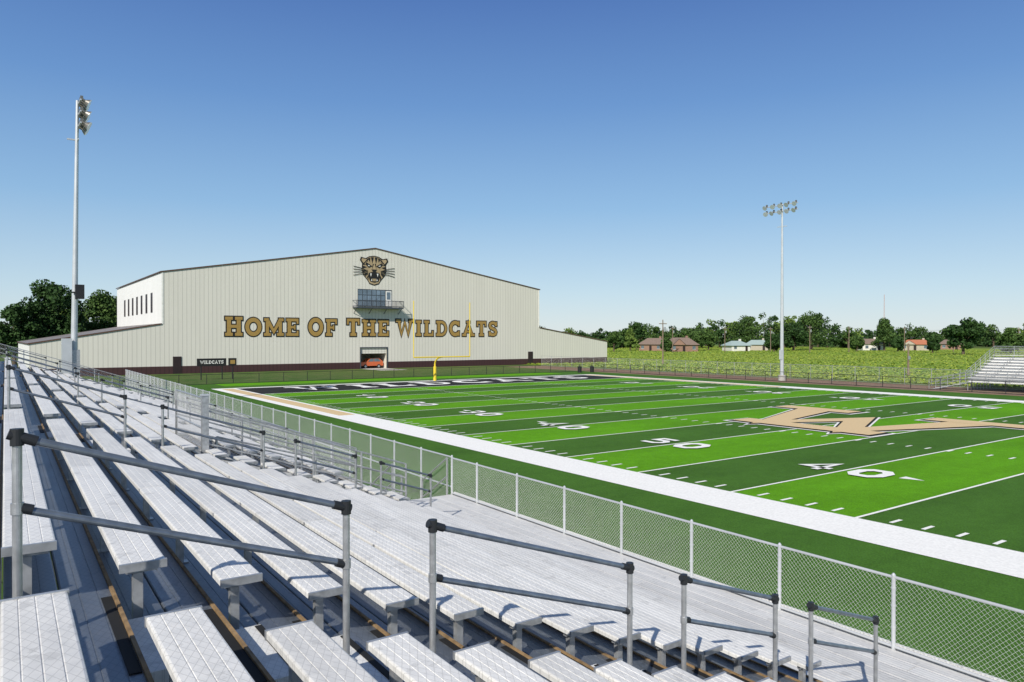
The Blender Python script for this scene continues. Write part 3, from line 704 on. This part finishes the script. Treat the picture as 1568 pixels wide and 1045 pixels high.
V=np.stack([P-t*s*.5,P+u*s*.4+0,P+t*s*.5,P-u*s*.4],1).reshape(-1,3)
b=B('crop_plants'); addleaves(b,V,'cropleaf'); b.build()
# ================================================================= HOUSES, POLES
def house(name,px,d,L,W,hw_,hr,wk,rk,ang=0.):
    x,y=polar(px,d); b=B(name)
    b.box((-L/2,-W/2,0),(L/2,W/2,hw_),wk)
    o=.6; rl=L/2-W*.25
    A=[(-L/2-o,-W/2-o,hw_),(L/2+o,-W/2-o,hw_),(L/2+o,W/2+o,hw_),(-L/2-o,W/2+o,hw_)]; r1_,r2_=(-rl,0,hw_+hr),(rl,0,hw_+hr)
    b.poly([A[0],A[1],r2_,r1_],rk); b.poly([A[2],A[3],r1_,r2_],rk); b.poly([A[1],A[2],r2_],rk); b.poly([A[3],A[0],r1_],rk)
    b.poly([(p[0],p[1],hw_-.02) for p in A[::-1]],'houseW')
    k=int(L/3.2)
    for i in range(k):
        xx=-L/2+1.6+i*(L-3.2)/max(1,k-1)
        if i==k//2: b.box((xx-.5,-W/2-.06,0),(xx+.5,-W/2-.01,2.1),'door')
        else: b.box((xx-.6,-W/2-.06,.9),(xx+.6,-W/2-.01,2.1),'glass'); b.box((xx-.7,-W/2-.09,.8),(xx+.7,-W/2-.061,.9),'houseW')
    b.box((L*.2,.3,hw_+hr*.4),(L*.2+.8,1.1,hw_+hr+.7),wk)
    if L>10:
        g=L*.22; b.poly([(-g-2,-W/2-o-.05,hw_),(-2+g,-W/2-o-.05,hw_),(-2,-W/2-o-.05,hw_+hr*.8)],wk)
        b.poly([(-g-2.3,-W/2-o-.2,hw_-.1),(-2,-W/2-o-.2,hw_+hr*.85),(-2,-W*.1,hw_+hr*.85),(-g-2.3,-W/2+.5,hw_+.1)],rk); b.poly([(g-1.7,-W/2-o-.2,hw_-.1),(-2,-W/2-o-.2,hw_+hr*.85),(-2,-W*.1,hw_+hr*.85),(g-1.7,-W/2+.5,hw_+.1)],rk)
    o=b.build(); o.location=(x,y,0); o.rotation_euler[2]=math.atan2(y,x)-math.pi/2+ang; return o
house('brick_house',1042,285,11,9,2.6,2.8,'brick','roofB',.3)
house('brick_house',1002,300,10,8,2.6,2.6,'brick','roofB',-.4)
house('metal_shed',1127,295,8,8,2.2,1.9,'houseW','roofG',.5)
house('white_house',1160,310,9,8,2.4,2.0,'houseT','roofG',-.1)
house('white_house',1332,310,8,8,2.7,2.2,'houseW','roofB',.3)
house('red_roof_house',1403,310,11,9,2.5,2.0,'houseT','roofR',-.1)
house('brick_house',1455,330,8,7,2.5,2.0,'brick','roofB',0)
def upole(px,d,h,arm=True,k='wood',nm='utility_pole'):
    x,y=polar(px,d); b=B(nm); b.tube((x,y,0),(x,y,h),.17,k,8,r2=.1)
    if arm:
        b.box((x-1.1,y-.06,h-.9),(x+1.1,y+.06,h-.75),k)
        for q in (-1,-.4,.4,1): b.tube((x+q,y,h-.75),(x+q,y,h-.5),.05,'houseW',6)
        b.tube((x+.3,y-.25,h-2.4),(x+.3,y-.25,h-1.5),.22,'steel',10)
    else:
        b.box((x-.35,y-.05,h-.5),(x+.35,y+.05,h-.4),k); b.box((x-.2,y-.2,h*.5),(x+.2,y-.1,h*.5+.5),'steel')
    b.build()
    return (x,y,h-.5)
P0=upole(1015,150,9.1); upole(1391,105,4.6,False)
line=[upole(1030,270,9.5),upole(1110,275,9.5),upole(1180,280,9.5),upole(1240,262,9.8),upole(1300,270,9.6),upole(1385,275,9.5),upole(1460,280,9.5),upole(1560,285,9.5)]
b=B('power_lines')
for A,C in zip(line[:-1],line[1:]):
    for q in (-1,1):
        pp=[(A[0]+(C[0]-A[0])*t+q,A[1]+(C[1]-A[1])*t,A[2]+(C[2]-A[2])*t-.9*4*t*(1-t)) for t in [i/8 for i in range(9)]]
        b.path(pp,.02,'bfence',4)
b.build()
x,y=polar(1354,420); b=B('radio_mast'); 
for q in range(3):
    a=q*2.094; b.tube((x+.5*math.cos(a),y+.5*math.sin(a),0),(x+.15*math.cos(a),y+.15*math.sin(a),30),.05,'roofR',5)
for z in range(0,30,2): b.tube((x-.3,y,z),(x+.3,y,z+2),.04,'houseW',4)
b.build()
